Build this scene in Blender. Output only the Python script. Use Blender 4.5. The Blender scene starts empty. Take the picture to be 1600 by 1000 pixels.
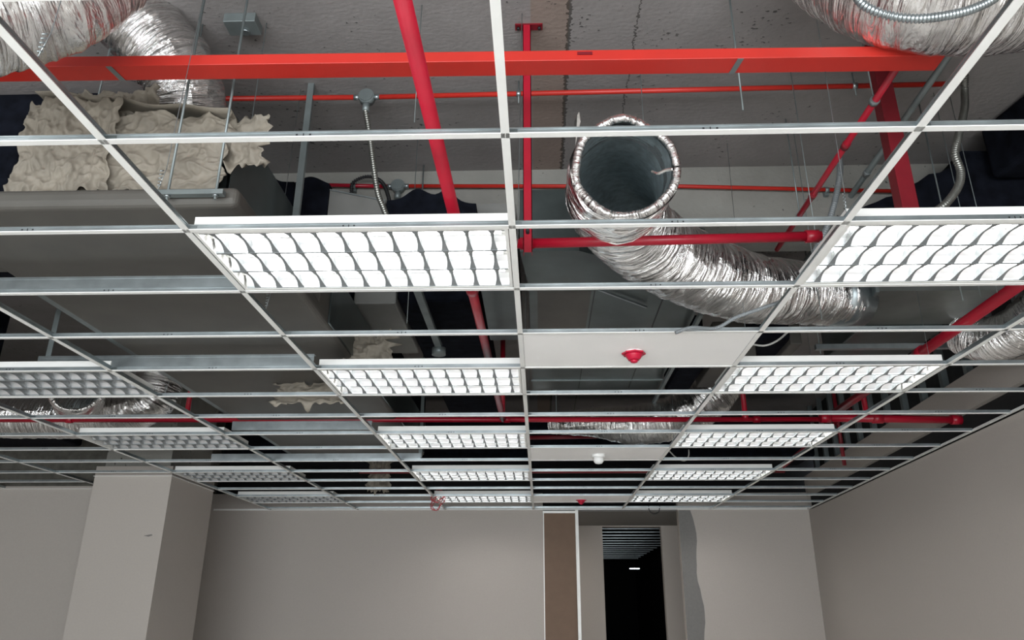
import bpy, math, random
from mathutils import Vector, noise, Matrix
random.seed(7)
S = bpy.context.scene
COL = S.collection
PI = math.pi

# ---------------------------------------------------------------- camera
F = 1244.45; PITCH = 0.386817; YAW = -0.031849; ROLL = 0.0018726
PCX, PCY = 803.71, 450.88
CAM = Vector((0.09117, -1.99839, 1.6))
_cy, _sy = math.cos(YAW), math.sin(YAW)
_f = Vector((_sy*math.cos(PITCH), _cy*math.cos(PITCH), math.sin(PITCH)))
_r = Vector((_cy, -_sy, 0)); _u = _r.cross(_f)
_c, _s = math.cos(ROLL), math.sin(ROLL)
RT = _c*_r + _s*_u; UP = -_s*_r + _c*_u
cd = bpy.data.cameras.new('camera'); cam = bpy.data.objects.new('camera', cd); COL.objects.link(cam)
cd.sensor_width = 36; cd.sensor_fit = 'HORIZONTAL'; cd.lens = 36*F/1600
cd.shift_x = -(PCX-800)/1600; cd.shift_y = (PCY-500)/1600
cd.clip_start = .05; cd.clip_end = 200
cam.matrix_world = Matrix(((RT.x, UP.x, -_f.x, CAM.x), (RT.y, UP.y, -_f.y, CAM.y), (RT.z, UP.z, -_f.z, CAM.z), (0, 0, 0, 1)))
S.camera = cam

def at(px, py, z=None, Y=None, X=None, s=None):
    """the point of the place behind a spot of the survey photograph, on a known plane or depth"""
    d = RT*((px-PCX)/F) + UP*(-(py-PCY)/F) + _f
    if z is not None: t = (z-CAM.z)/d.z
    elif Y is not None: t = (Y-CAM.y)/d.y
    elif X is not None: t = (X-CAM.x)/d.x
    else: t = s
    return CAM + d*t

# ---------------------------------------------------------------- world and light
w = bpy.data.worlds.new('world'); S.world = w; w.use_nodes = True
w.node_tree.nodes['Background'].inputs[0].default_value = (.80, .90, 1.0, 1)
w.node_tree.nodes['Background'].inputs[1].default_value = 1.0
S.view_settings.view_transform = 'Standard'; S.view_settings.look = 'None'
S.view_settings.gamma = 1; S.view_settings.use_curve_mapping = False
S.view_settings.exposure = 1.0

def area(name, loc, rot, sx, sy, power, col):
    l = bpy.data.lights.new(name, 'AREA'); l.shape = 'RECTANGLE'; l.size = sx; l.size_y = sy
    l.energy = power; l.color = col
    o = bpy.data.objects.new(name, l); o.location = loc; o.rotation_euler = rot; COL.objects.link(o); return o
WINDOW_POWER = 380
area('window_daylight', (-1.2, -5.7, 1.6), (PI/2-.22, 0, 0), 8.4, 2.2, WINDOW_POWER, (.93, .97, 1.0))
TUBE = 10.0

# ---------------------------------------------------------------- materials
def nodes(name):
    m = bpy.data.materials.new(name); m.use_nodes = True
    nt = m.node_tree; return m, nt, nt.nodes['Principled BSDF']
def mat(name, col, rough=.5, metal=0, bump=0, scale=40, var=0, detail=4, spec=None):
    m, nt, b = nodes(name)
    b.inputs['Roughness'].default_value = rough; b.inputs['Metallic'].default_value = metal
    if spec is not None: b.inputs['Specular IOR Level'].default_value = spec
    tc = nt.nodes.new('ShaderNodeTexCoord'); n = nt.nodes.new('ShaderNodeTexNoise')
    n.inputs['Scale'].default_value = scale; n.inputs['Detail'].default_value = detail
    nt.links.new(tc.outputs['Object'], n.inputs['Vector'])
    r = nt.nodes.new('ShaderNodeValToRGB')
    a = [max(0, c*(1-var)) for c in col]; e = [min(1, c*(1+var)) for c in col]
    r.color_ramp.elements[0].color = (*a, 1); r.color_ramp.elements[1].color = (*e, 1)
    r.color_ramp.elements[0].position = .3; r.color_ramp.elements[1].position = .7
    nt.links.new(n.outputs['Fac'], r.inputs['Fac']); nt.links.new(r.outputs['Color'], b.inputs['Base Color'])
    if bump:
        bp = nt.nodes.new('ShaderNodeBump'); bp.inputs['Strength'].default_value = bump; bp.inputs['Distance'].default_value = .01
        nt.links.new(n.outputs['Fac'], bp.inputs['Height']); nt.links.new(bp.outputs['Normal'], b.inputs['Normal'])
    return m
M = {}
M['white'] = mat('white_paint', (.84, .84, .81), .45, var=.03, scale=6)
M['panel'] = mat('white_ceiling_panel', (.92, .91, .89), .75, var=.02, scale=3)
M['galv'] = mat('galvanised_steel', (.36, .40, .41), .33, .85, var=.18, scale=9)
M['galvdull'] = mat('dull_galvanised_sheet', (.085, .105, .105), .30, .7, bump=.05, var=.28, scale=3.5)
M['galvlight'] = mat('light_galvanised_sheet', (.17, .18, .17), .42, .55, var=.25, scale=3)
M['galvbox'] = mat('grey_steel', (.20, .23, .23), .45, .5, var=.15, scale=8)
M['orange'] = mat('orange_red_paint', (.46, .022, .014), .42, var=.05, scale=5)
M['crimson'] = mat('crimson_paint', (.34, .005, .020), .33, var=.12, scale=7)
M['darkred'] = mat('dark_red_paint', (.17, .005, .012), .4, var=.15, scale=7)
M['black'] = mat('black_insulation', (.0045, .0055, .009), .9, bump=.3, scale=14, var=.5, spec=.08)
M['brown'] = mat('grey_brown_duct_wrap', (.085, .080, .070), .6, bump=.12, scale=5, var=.10)
M['greypanel'] = mat('pale_grey_duct_board', (.17, .17, .16), .6, var=.1, scale=6)
M['paper'] = mat('beige_wrapping', (.225, .20, .16), .7, bump=.5, scale=9, var=.16)
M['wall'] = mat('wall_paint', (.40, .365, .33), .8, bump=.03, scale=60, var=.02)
M['wallupper'] = mat('shade_toned_bare_wall', (.105, .10, .085), .85, bump=.1, scale=12, var=.25)  # bare wall, its colour darkened for the dim space above the grid
M['wallgrey'] = mat('bare_grey_plaster', (.17, .165, .155), .85, bump=.1, scale=30, var=.06)
M['mdf'] = mat('brown_board', (.15, .095, .062), .7, var=.05, scale=10)
M['floor'] = mat('floor_screed', (.62, .60, .57), .6, var=.06, scale=4)
M['reflector'] = mat('polished_reflector', (.93, .94, .95), .38, .9, var=.01, scale=4)
M['blade'] = mat('louver_aluminium', (.27, .29, .295), .45, .5, var=.03, scale=8)
M['redplastic'] = mat('red_plastic', (.45, .006, .035), .3, var=.04, scale=10)
M['whiteplastic'] = mat('white_plastic', (.82, .82, .80), .35, var=.02, scale=10)
M['blacksteel'] = mat('black_steel', (.02, .02, .022), .5, .3, var=.2, scale=10)
M['cable'] = mat('grey_cable', (.17, .185, .19), .45, var=.05, scale=20)
M['whitecable'] = mat('white_cable', (.38, .38, .36), .45, var=.05, scale=20)
M['redwire'] = mat('red_wire', (.35, .02, .03), .45, var=.1, scale=20)
M['armour'] = mat('flexible_steel_conduit', (.22, .22, .20), .38, .75, var=.1, scale=30)
M['painteddark'] = mat('painted_darkness', (.006, .006, .007), .9, var=.2, scale=10)  # near-black colour stands in for darkness in gaps and the next room
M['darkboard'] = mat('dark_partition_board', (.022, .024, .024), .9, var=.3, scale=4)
M['darktube'] = mat('unlit_tube_glass', (.75, .78, .78), .2, var=.02)
M['window'] = mat('window_frame_paint', (.7, .7, .7), .5)
def emit(name, col, st):
    m, nt, b = nodes(name); b.inputs['Base Color'].default_value = (*col, 1)
    b.inputs['Emission Color'].default_value = (*col, 1); b.inputs['Emission Strength'].default_value = st; return m
M['tube'] = emit('lit_tube', (1, .985, .97), TUBE)
M['exit'] = emit('far_lamp', (.85, .95, 1), 2.5)

def foil():
    m, nt, b = nodes('aluminium_foil')
    b.inputs['Base Color'].default_value = (.92, .905, .89, 1); b.inputs['Metallic'].default_value = 1.0
    b.inputs['Roughness'].default_value = .17
    uv = nt.nodes.new('ShaderNodeUVMap'); uv.uv_map = 'UVMap'
    mp = nt.nodes.new('ShaderNodeMapping'); mp.inputs['Scale'].default_value = (26, 2.2, 1)
    n = nt.nodes.new('ShaderNodeTexNoise'); n.inputs['Scale'].default_value = 1.6; n.inputs['Detail'].default_value = 6; n.inputs['Distortion'].default_value = .7
    n2 = nt.nodes.new('ShaderNodeTexNoise'); n2.inputs['Scale'].default_value = 11; n2.inputs['Detail'].default_value = 3
    ad = nt.nodes.new('ShaderNodeMath'); ad.operation = 'MULTIPLY_ADD'; ad.inputs[1].default_value = .35
    bp = nt.nodes.new('ShaderNodeBump'); bp.inputs['Strength'].default_value = 1.0; bp.inputs['Distance'].default_value = .04
    L = nt.links.new
    L(uv.outputs[0], mp.inputs[0]); L(mp.outputs[0], n.inputs['Vector']); L(uv.outputs[0], n2.inputs['Vector'])
    L(n2.outputs['Fac'], ad.inputs[0]); L(n.outputs['Fac'], ad.inputs[2]); L(ad.outputs[0], bp.inputs['Height']); L(bp.outputs[0], b.inputs['Normal'])
    return m
M['foil'] = foil(); M['foilplain'] = mat('turned_foil', (.80, .79, .78), .25, .95, bump=.8, scale=26, var=.03)
M['liner'] = mat('dark_duct_liner', (.50, .58, .60), .35, .7, bump=.3, scale=30, var=.2)

def concrete(name, c0, c1, seam=False):
    m, nt, b = nodes(name); L = nt.links.new; b.inputs['Roughness'].default_value = .85
    tc = nt.nodes.new('ShaderNodeTexCoord')
    n = nt.nodes.new('ShaderNodeTexNoise'); n.inputs['Scale'].default_value = 1.3; n.inputs['Detail'].default_value = 8; n.inputs['Roughness'].default_value = .65
    L(tc.outputs['Object'], n.inputs['Vector'])
    r = nt.nodes.new('ShaderNodeValToRGB'); r.color_ramp.elements[0].color = (*c0, 1); r.color_ramp.elements[1].color = (*c1, 1)
    r.color_ramp.elements[0].position = .32; r.color_ramp.elements[1].position = .68
    L(n.outputs['Fac'], r.inputs['Fac'])
    # pits
    p = nt.nodes.new('ShaderNodeTexNoise'); p.inputs['Scale'].default_value = 34; p.inputs['Detail'].default_value = 3
    q = nt.nodes.new('ShaderNodeTexNoise'); q.inputs['Scale'].default_value = 2.3
    mp = nt.nodes.new('ShaderNodeMapping'); mp.inputs['Scale'].default_value = (1, 1.5, 1); L(tc.outputs['Object'], mp.inputs[0]); L(mp.outputs[0], p.inputs['Vector'])
    L(tc.outputs['Object'], q.inputs['Vector'])
    pq = nt.nodes.new('ShaderNodeMath'); pq.operation = 'MULTIPLY_ADD'; pq.inputs[1].default_value = .45; L(q.outputs['Fac'], pq.inputs[0]); L(p.outputs['Fac'], pq.inputs[2])
    st = nt.nodes.new('ShaderNodeMapRange'); st.inputs['From Min'].default_value = .925; st.inputs['From Max'].default_value = .965; L(pq.outputs[0], st.inputs['Value'])
    mx = nt.nodes.new('ShaderNodeMixRGB'); mx.inputs['Color2'].default_value = (.05, .048, .045, 1); L(st.outputs[0], mx.inputs['Fac']); L(r.outputs['Color'], mx.inputs['Color1'])
    out = mx.outputs['Color']
    if seam:
        sx = nt.nodes.new('ShaderNodeSeparateXYZ'); L(tc.outputs['Object'], sx.inputs[0])
        wob = nt.nodes.new('ShaderNodeMath'); wob.operation = 'MULTIPLY_ADD'; wob.inputs[1].default_value = .05
        L(p.outputs['Fac'], wob.inputs[0]); L(sx.outputs['X'], wob.inputs[2])
        for x0, wd in ((.275, .010), (.60, .004), (-1.9, .004)):
            s1 = nt.nodes.new('ShaderNodeMath'); s1.operation = 'SUBTRACT'; s1.inputs[1].default_value = x0; L(wob.outputs[0], s1.inputs[0])
            s2 = nt.nodes.new('ShaderNodeMath'); s2.operation = 'ABSOLUTE'; L(s1.outputs[0], s2.inputs[0])
            s3 = nt.nodes.new('ShaderNodeMath'); s3.operation = 'LESS_THAN'; s3.inputs[1].default_value = wd; L(s2.outputs[0], s3.inputs[0])
            m2 = nt.nodes.new('ShaderNodeMixRGB'); m2.inputs['Color2'].default_value = (.07, .065, .06, 1); L(s3.outputs[0], m2.inputs['Fac']); L(out, m2.inputs['Color1']); out = m2.outputs['Color']
        s4 = nt.nodes.new('ShaderNodeMath'); s4.operation = 'COMPARE'; s4.inputs[1].default_value = .16; s4.inputs[2].default_value = .09; L(sx.outputs['X'], s4.inputs[0])
        m3 = nt.nodes.new('ShaderNodeMixRGB'); m3.blend_type = 'MULTIPLY'; m3.inputs['Color2'].default_value = (1.0, .84, .74, 1); L(s4.outputs[0], m3.inputs['Fac']); L(out, m3.inputs['Color1']); out = m3.outputs['Color']
    L(out, b.inputs['Base Color'])
    bp = nt.nodes.new('ShaderNodeBump'); bp.inputs['Strength'].default_value = .3; bp.inputs['Distance'].default_value = .01; L(pq.outputs[0], bp.inputs['Height']); L(bp.outputs[0], b.inputs['Normal'])
    return m
M['slab'] = concrete('slab_concrete', (.19, .178, .172), (.26, .245, .238), True)
M['beam'] = concrete('beam_concrete', (.21, .205, .185), (.28, .275, .25))

# ---------------------------------------------------------------- mesh building
class MB:
    def __init__(s): s.v = []; s.f = []; s.uv = None; s.smooth = False
    def add(s, vs, fs):
        k = len(s.v); s.v += [Vector(v) for v in vs]; s.f += [[i+k for i in f] for f in fs]; return s
    def box(s, a, b):
        x0, x1 = sorted((a[0], b[0])); y0, y1 = sorted((a[1], b[1])); z0, z1 = sorted((a[2], b[2]))
        return s.add([(x0,y0,z0),(x1,y0,z0),(x1,y1,z0),(x0,y1,z0),(x0,y0,z1),(x1,y0,z1),(x1,y1,z1),(x0,y1,z1)],
                     [(0,3,2,1),(4,5,6,7),(0,1,5,4),(1,2,6,5),(2,3,7,6),(3,0,4,7)])
    def prism(s, poly, d):      # poly: 3-D points (flat), d: extrusion vector
        n = len(poly); d = Vector(d)
        vs = [Vector(p) for p in poly]+[Vector(p)+d for p in poly]
        return s.add(vs, [list(range(n))[::-1], list(range(n, 2*n))]+[[i, (i+1) % n, n+(i+1) % n, n+i] for i in range(n)])
    def beam(s, a, b, w, h, up=(0,0,1)):   # rectangular bar from a to b
        a = Vector(a); b = Vector(b); d = (b-a).normalized(); u = Vector(up)
        if abs(d.dot(u)) > .98: u = Vector((0,1,0))
        r = d.cross(u).normalized(); u = r.cross(d)
        q = [a + r*(sx*w/2) + u*(sz*h/2) for sx, sz in ((-1,-1),(1,-1),(1,1),(-1,1))]
        return s.prism(q, b-a)
    def tube(s, pts, r, n=12, cap=True, rf=None):
        pts = [Vector(p) for p in pts]; k0 = len(s.v); N = len(pts)
        t = (pts[1]-pts[0]).normalized(); ref = Vector((0,0,1)) if abs(t.z) < .9 else Vector((0,1,0))
        nrm = t.cross(ref).normalized(); sl = 0
        for i, p in enumerate(pts):
            t2 = (pts[min(i+1, N-1)]-pts[max(i-1, 0)]).normalized()
            nrm = (nrm - t2*nrm.dot(t2)).normalized(); bn = t2.cross(nrm)
            if i: sl += (p-pts[i-1]).length
            for j in range(n):
                a = 2*PI*j/n; rr = rf(sl, a, p) if rf else r
                s.v.append(p + (nrm*math.cos(a)+bn*math.sin(a))*rr)
        for i in range(N-1):
            for j in range(n):
                s.f.append([k0+i*n+j, k0+i*n+(j+1) % n, k0+(i+1)*n+(j+1) % n, k0+(i+1)*n+j])
        if cap:
            s.f.append([k0+j for j in range(n)][::-1]); s.f.append([k0+(N-1)*n+j for j in range(n)])
        s.smooth = True
        return s
    def disc(s, c, ax, r, h, n=20):
        c = Vector(c); ax = Vector(ax).normalized(); return s.tube([c, c+ax*h], r, n)
    def build(s, name, m, parent=None, loc=None, smooth=None):
        me = bpy.data.meshes.new(name); org = Vector(loc) if loc else Vector((0,0,0))
        me.from_pydata([v-org for v in s.v], [], s.f); me.update()
        o = bpy.data.objects.new(name, me); COL.objects.link(o); o.location = org
        if isinstance(m, str): m = M[m]
        me.materials.append(m)
        if smooth if smooth is not None else s.smooth:
            for p in me.polygons: p.use_smooth = len(p.vertices) == 4
        if parent is not None:
            o.parent = parent; o.location = org - parent.location
        return o
def bevel(o, w=.003, seg=2):
    md = o.modifiers.new('bevel', 'BEVEL'); md.width = w; md.segments = seg; md.limit_method = 'ANGLE'; return o
def tag(o, label=None, cat=None, group=None, kind=None):
    if label: o['label'] = label
    if cat: o['category'] = cat
    if group: o['group'] = group
    if kind: o['kind'] = kind
    return o
def empty(name, loc=(0,0,0)):
    o = bpy.data.objects.new(name, None); o.empty_display_size = .05; COL.objects.link(o); o.location = loc; return o
def copy_tree(o, parent=None):
    c = o.copy(); COL.objects.link(c)
    if parent is not None: c.parent = parent
    for ch in KIDS.get(o.name, []):
        d = ch.copy(); COL.objects.link(d); d.parent = c
        for g in KIDS.get(ch.name, []):
            e = g.copy(); COL.objects.link(e); e.parent = d
    return c
KIDS = {}
def kid(p, o): KIDS.setdefault(p.name, []).append(o); return o
def spline(pts, n=12):
    P = [Vector(p) for p in pts]; P = [2*P[0]-P[1]]+P+[2*P[-1]-P[-2]]; out = []
    for i in range(1, len(P)-2):
        a, b, c, d = P[i-1:i+3]
        for k in range(n):
            t = k/n
            out.append(.5*((2*b)+(c-a)*t+(2*a-5*b+4*c-d)*t*t+(3*b-a-3*c+d)*t**3))
    out.append(P[-2]); return out
def resample(pts, step):
    out = [pts[0]]; acc = 0
    for a, b in zip(pts, pts[1:]):
        L = (b-a).length
        while acc+L >= step:
            t = (step-acc)/L; a = a.lerp(b, t); out.append(a); L = (b-a).length; acc = 0
        acc += L
    return out
ORD = ['nearest','second','third','fourth','fifth','sixth','seventh','eighth','ninth','tenth','eleventh','twelfth','thirteenth','fourteenth','fifteenth','sixteenth','seventeenth','eighteenth']
def struct(name, mb, m, loc=None): return tag(mb.build(name, m, loc=loc), kind='structure')

G = 2.9                      # underside of the ceiling grid
ZS = 4.2                     # underside of the slab
BY = 9.17                    # back wall
# right wall runs slightly askew
RW0 = Vector((3.386, 3.43, 0)); RW1 = Vector((3.705, 9.2, 0)); RWD = (RW1-RW0).normalized()
def rwx(y): return RW0.x + (y-RW0.y)*(RW1.x-RW0.x)/(RW1.y-RW0.y)

# ---------------------------------------------------------------- the setting
struct('floor', MB().box((-8.2, -6.2, -.1), (5, 14.2, 0)), 'floor')
struct('ceiling', MB().box((-8.2, -6.2, ZS), (5, 11.3, ZS+.2)), 'slab')
struct('trim_1', MB().box((-8.2, 2.39, 3.80), (4.9, 2.80, ZS)), 'beam')         # downstand beam
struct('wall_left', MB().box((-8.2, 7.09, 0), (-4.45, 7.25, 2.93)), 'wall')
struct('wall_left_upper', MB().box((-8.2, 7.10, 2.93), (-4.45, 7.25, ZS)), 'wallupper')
struct('wall_far_left', MB().box((-8.2, -6, 0), (-8.05, 7.1, ZS)), 'wall')
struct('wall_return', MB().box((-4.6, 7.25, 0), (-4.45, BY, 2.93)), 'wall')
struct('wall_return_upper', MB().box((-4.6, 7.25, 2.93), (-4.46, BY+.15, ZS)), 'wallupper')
struct('wall_back', MB().box((-4.6, BY, 0), (.127, BY+.14, 3.12)), 'wall')
struct('wall_back_right', MB().box((1.955, BY, 0), (rwx(BY)+.3, BY+.14, 3.12)), 'wall')
struct('wall_back_upper', MB().box((-4.6, BY+.15, 3.0), (4.4, BY+.25, ZS)), 'painteddark')
def rwall(x_off, t, z0, z1, y0=-6, y1=9.2):
    a = Vector((rwx(y0)+x_off, y0, 0)); b = Vector((rwx(y1)+x_off, y1, 0))
    return MB().prism([(a.x, a.y, z0), (a.x+t, a.y, z0), (b.x+t, b.y, z0), (b.x, b.y, z0)], (0, 0, z1-z0))
struct('wall_right', rwall(0, .14, 0, 2.885), 'wall')
struct('wall_right_recess', rwall(.05, .04, 2.885, 3.07), 'painteddark')
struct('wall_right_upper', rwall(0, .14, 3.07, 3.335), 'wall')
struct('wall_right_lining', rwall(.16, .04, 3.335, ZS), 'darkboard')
# rear wall with the window band that lets the daylight in
rw = MB().box((-8.2, -6.12, 0), (4, -6, .45)).box((-8.2, -6.12, 2.75), (4, -6, ZS)).box((-8.2, -6.12, .45), (-5.5, -6, 2.75)).box((3.2, -6.12, .45), (4, -6, 2.75))
struct('wall_rear', rw, 'wall')
wf = MB()
for k in range(7):
    x = -5.5+k*1.45; wf.box((x-.03, -6.09, .45), (x+.03, -6.03, 2.75))
wf.box((-5.5, -6.09, .45), (3.2, -6.03, .51)).box((-5.5, -6.09, 2.69), (3.2, -6.03, 2.75))
struct('window_1', wf, 'window')

# pillar
p = MB().box((-4.495, 6.2, 0), (-3.69, 7.32, 3.0)); struct('wall_pillar', p, 'wall')
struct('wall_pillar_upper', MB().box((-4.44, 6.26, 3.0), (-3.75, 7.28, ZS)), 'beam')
# opening in the back wall: the next room
HX0 = at(941, 830, Y=11.25).x; HX1 = at(1033, 830, Y=11.25).x; HZT = at(985, 823, Y=11.25).z
area('hall_fill_light', (-.5, 10.2, 2.86), (0, 0, 0), .5, .5, 14, (1, .97, .93))  # unseen fill light, added to brighten the recess behind the opening
struct('wall_hall_back', MB().box((-1.5, 11.25, 0), (HX0, 11.4, 3.2)).box((HX1, 11.25, 0), (3.4, 11.4, 3.2)).box((HX0, 11.25, HZT), (HX1, 11.4, 3.2)), 'wall')
struct('wall_hall_left', MB().box((-1.6, BY+.14, 0), (-1.5, 11.25, 3.0)), 'wall')
struct('wall_hall_right', MB().box((3.3, BY+.14, 0), (3.4, 11.25, 3.0)), 'wall')
struct('ceiling_hall', MB().box((-1.6, BY+.141, 2.895), (3.4, 11.4, 2.95)), 'wallgrey')
struct('wall_hall_far', MB().box((-1, 24, 0), (4, 24.1, 4)).box((-.1, 11.5, 0), (0, 24, 4)).box((3.0, 11.5, 0), (3.1, 24, 4)), 'painteddark')
struct('ceiling_far', MB().box((-.1, 11.41, 3.6), (3.1, 24, 3.7)), 'painteddark')
struct('floor_far', MB().box((-.1, 14.2, -.1), (3.1, 24, 0)), 'painteddark')
t = MB().box((.565, BY-.02, 0), (.605, BY+.14, 2.895)); struct('door_jamb', t, 'white')
bpy.data.objects['door_jamb'].name = 'trim_2'
struct('trim_3', MB().box((.127, BY-.01, 2.855), (.565, BY+.02, 2.885)), 'white')
# bare plaster patch beside the opening, ragged edge
poly = []
random.seed(3)
zs = [2.89-.1*k for k in range(30)]
xr = [2.12+.03*math.sin(k*.6)+random.uniform(-.006, .006)+(.05*min(1, k/6)) for k in range(30)]
poly = [(1.957, BY-.004, 2.89)] + [(x, BY-.004, z) for x, z in zip(xr, zs)] + [(1.957, BY-.004, zs[-1])]
struct('trim_4', MB().prism(poly, (0, .006, 0)), 'wallgrey')
b = empty('brown_board_panel', (.35, BY, 0)); tag(b, 'tall brown board closing the side of the far opening in the back wall', 'board panel')
MB().box((.13, BY+.01, 0), (.562, BY+.05, 2.855)).build('board', 'mdf', b)
MB().box((.13, BY, 0), (.142, BY+.012, 2.855)).build('edge_strip', 'white', b)

# small marks on the pillar
tag(MB().prism([(-3.88, 6.1985, 2.31), (-3.80, 6.1985, 2.325), (-3.79, 6.1985, 2.312), (-3.83, 6.1985, 2.30)], (0, .002, 0)).build('wall_scuff', 'wallgrey'), 'small dark scuff on the front of the beige pillar', 'scuff mark')

# ---------------------------------------------------------------- suspension grid
def tee_parts(root, L, axis, main):
    """L long from the root along axis"""
    fw, wh = (.0255, .030) if main else (.025, .026)
    def B(x0, x1, z0, z1, mb):
        if axis == 'X': return mb.box((0, x0, z0), (L, x1, z1))
        return mb.box((x0, 0, z0), (x1, L, z1))
    fl = B(-fw/2, fw/2, 0, .003, MB()).build('flange', 'white')
    wb = B(-.0007, .0007, .003, wh, MB()); B(-.003, .003, wh-.005, wh, wb)
    web = wb.build('web', 'galv')
    for o in (fl, web): o.parent = root; kid(root, o)
    sl = MB()
    if axis == 'X' and not main:
        for dx in (-.04, -.02, .0, .02, .04):
            if dx == 0: sl.box((L/2-.0015, -.0016, .009), (L/2+.0015, .0016, .019))
            elif abs(dx) == .02: sl.box((L/2+dx-.003, -.0016, .012), (L/2+dx+.003, .0016, .017))
        o = sl.build('slot', 'blacksteel'); o.parent = root; kid(root, o)
        c = MB().box((-.0, -.0022, .008), (.035, .0022, .020)).box((0, -.0022, .008), (.035, .0022, .020)).build('end_clip', 'galvbox'); c.parent = root; kid(root, c)
BAY = {-6: 'the bay farthest left', -5: 'the second bay from the left', -4: 'the bay left of the unlit lights', -3: 'the bay of unlit lights', -2: 'the bay under the wide brown duct',
       -1: 'the lit bay left of centre', 0: 'the bay of white panels', 1: 'the lit bay right of the panels', 2: 'the bay beside the right wall'}
MAINN = {-6: 'main runner farthest left', -5: 'second main runner from the far left', -4: 'third main runner from the far left', -3: 'main runner left of the unlit light fixtures', -2: 'main runner right of the unlit light fixtures',
         -1: 'main runner left of the lit fixtures left of centre', 0: 'central main runner left of the white ceiling panels', 1: 'main runner right of the white ceiling panels', 2: 'rightmost main runner beside the right wall bay'}
def inframe(x0, x1, y, z=G):
    ok = False
    for k in range(9):
        q = Vector((x0+(x1-x0)*k/8, y, z))-CAM; dz = q.dot(_f)
        if dz < .2: continue
        px = PCX+F*q.dot(RT)/dz; py = PCY-F*q.dot(UP)/dz
        if -40 < px < 1640 and -40 < py < 1040: ok = True
    return ok
def y_end(i):    # where a main runner stops
    x = i*1.2
    return 7.08 if x < -4.5 else (6.19 if x < -3.69 else BY-.002)
protoX = None
for i in range(-6, 3):
    root = empty('main_runner', (i*1.2, -3.0 if i > -4 else 0, G)); L = y_end(i)-root.location.y
    tee_parts(root, L, 'Y', True)
    tag(root, 'white T-shaped ceiling grid ' + MAINN[i], 'ceiling runner', 'main runners of the ceiling grid')
crossrows = []
for j in range(-1, 16):
    for i in range(-6, 3):
        y = j*.6; x0 = i*1.2+.0008; x1 = (i+1)*1.2-.0008
        if y > y_end(i)+.01 and i < -3: continue
        if i == -4 and y > 6.1: 
            if y > 7.0: continue
            continue
        if i == -4 and y > 6.0: continue
        if i < -4 and y > 7.05: continue
        if y > BY: continue
        if not inframe(x0, x1, y): continue
        if i == 2:
            L = rwx(y)-.004-x0
            r = empty('cross_tee', (x0, y, G)); tee_parts(r, L, 'X', False)
        elif protoX is None:
            r = empty('cross_tee', (x0, y, G)); tee_parts(r, 1.1984, 'X', False); protoX = r
        else:
            r = copy_tree(protoX); r.location = (x0, y, G)
        tag(r, 'white cross tee, %s row, in %s' % (ORD[j+1], BAY[i]), 'cross tee', 'cross tees of the ceiling grid')
# wall angles
a = Vector((rwx(-3)-.001, -3, 0)); bb = Vector((rwx(9.16)-.001, 9.16, 0))
m = MB().prism([(a.x-.022, a.y, G-.0035), (a.x, a.y, G-.0035), (bb.x, bb.y, G-.0035), (bb.x-.022, bb.y, G-.0035)], (0, 0, .003))
m.prism([(a.x-.0015, a.y, G-.0035), (a.x, a.y, G-.0035), (bb.x, bb.y, G-.0035), (bb.x-.0015, bb.y, G-.0035)], (0, 0, .022))
tag(m.build('wall_angle', 'white'), 'white wall angle of the ceiling grid along the right wall', 'wall angle')
m = MB().box((-4.4, BY-.022, G-.0035), (3.69, BY-.0005, G-.0005)).box((-4.4, BY-.002, G-.0035), (3.69, BY-.0005, G+.02))
tag(m.build('wall_angle', 'white'), 'wall angle of the ceiling grid along the back wall', 'wall angle')
m = MB().box((-8, 7.066, G-.0035), (-4.5, 7.0885, G-.0005))
tag(m.build('wall_angle', 'white'), 'wall angle of the ceiling grid along the wall left of the pillar', 'wall angle')
m = MB().box((-4.5, 6.176, G-.0035), (-3.67, 6.1985, G-.0005)).box((-3.69+.0005, 6.18, G-.0035), (-3.668, 7.3, G-.0005))
tag(m.build('wall_angle', 'white'), 'wall angle wrapped around the top of the beige pillar', 'wall angle')

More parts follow.
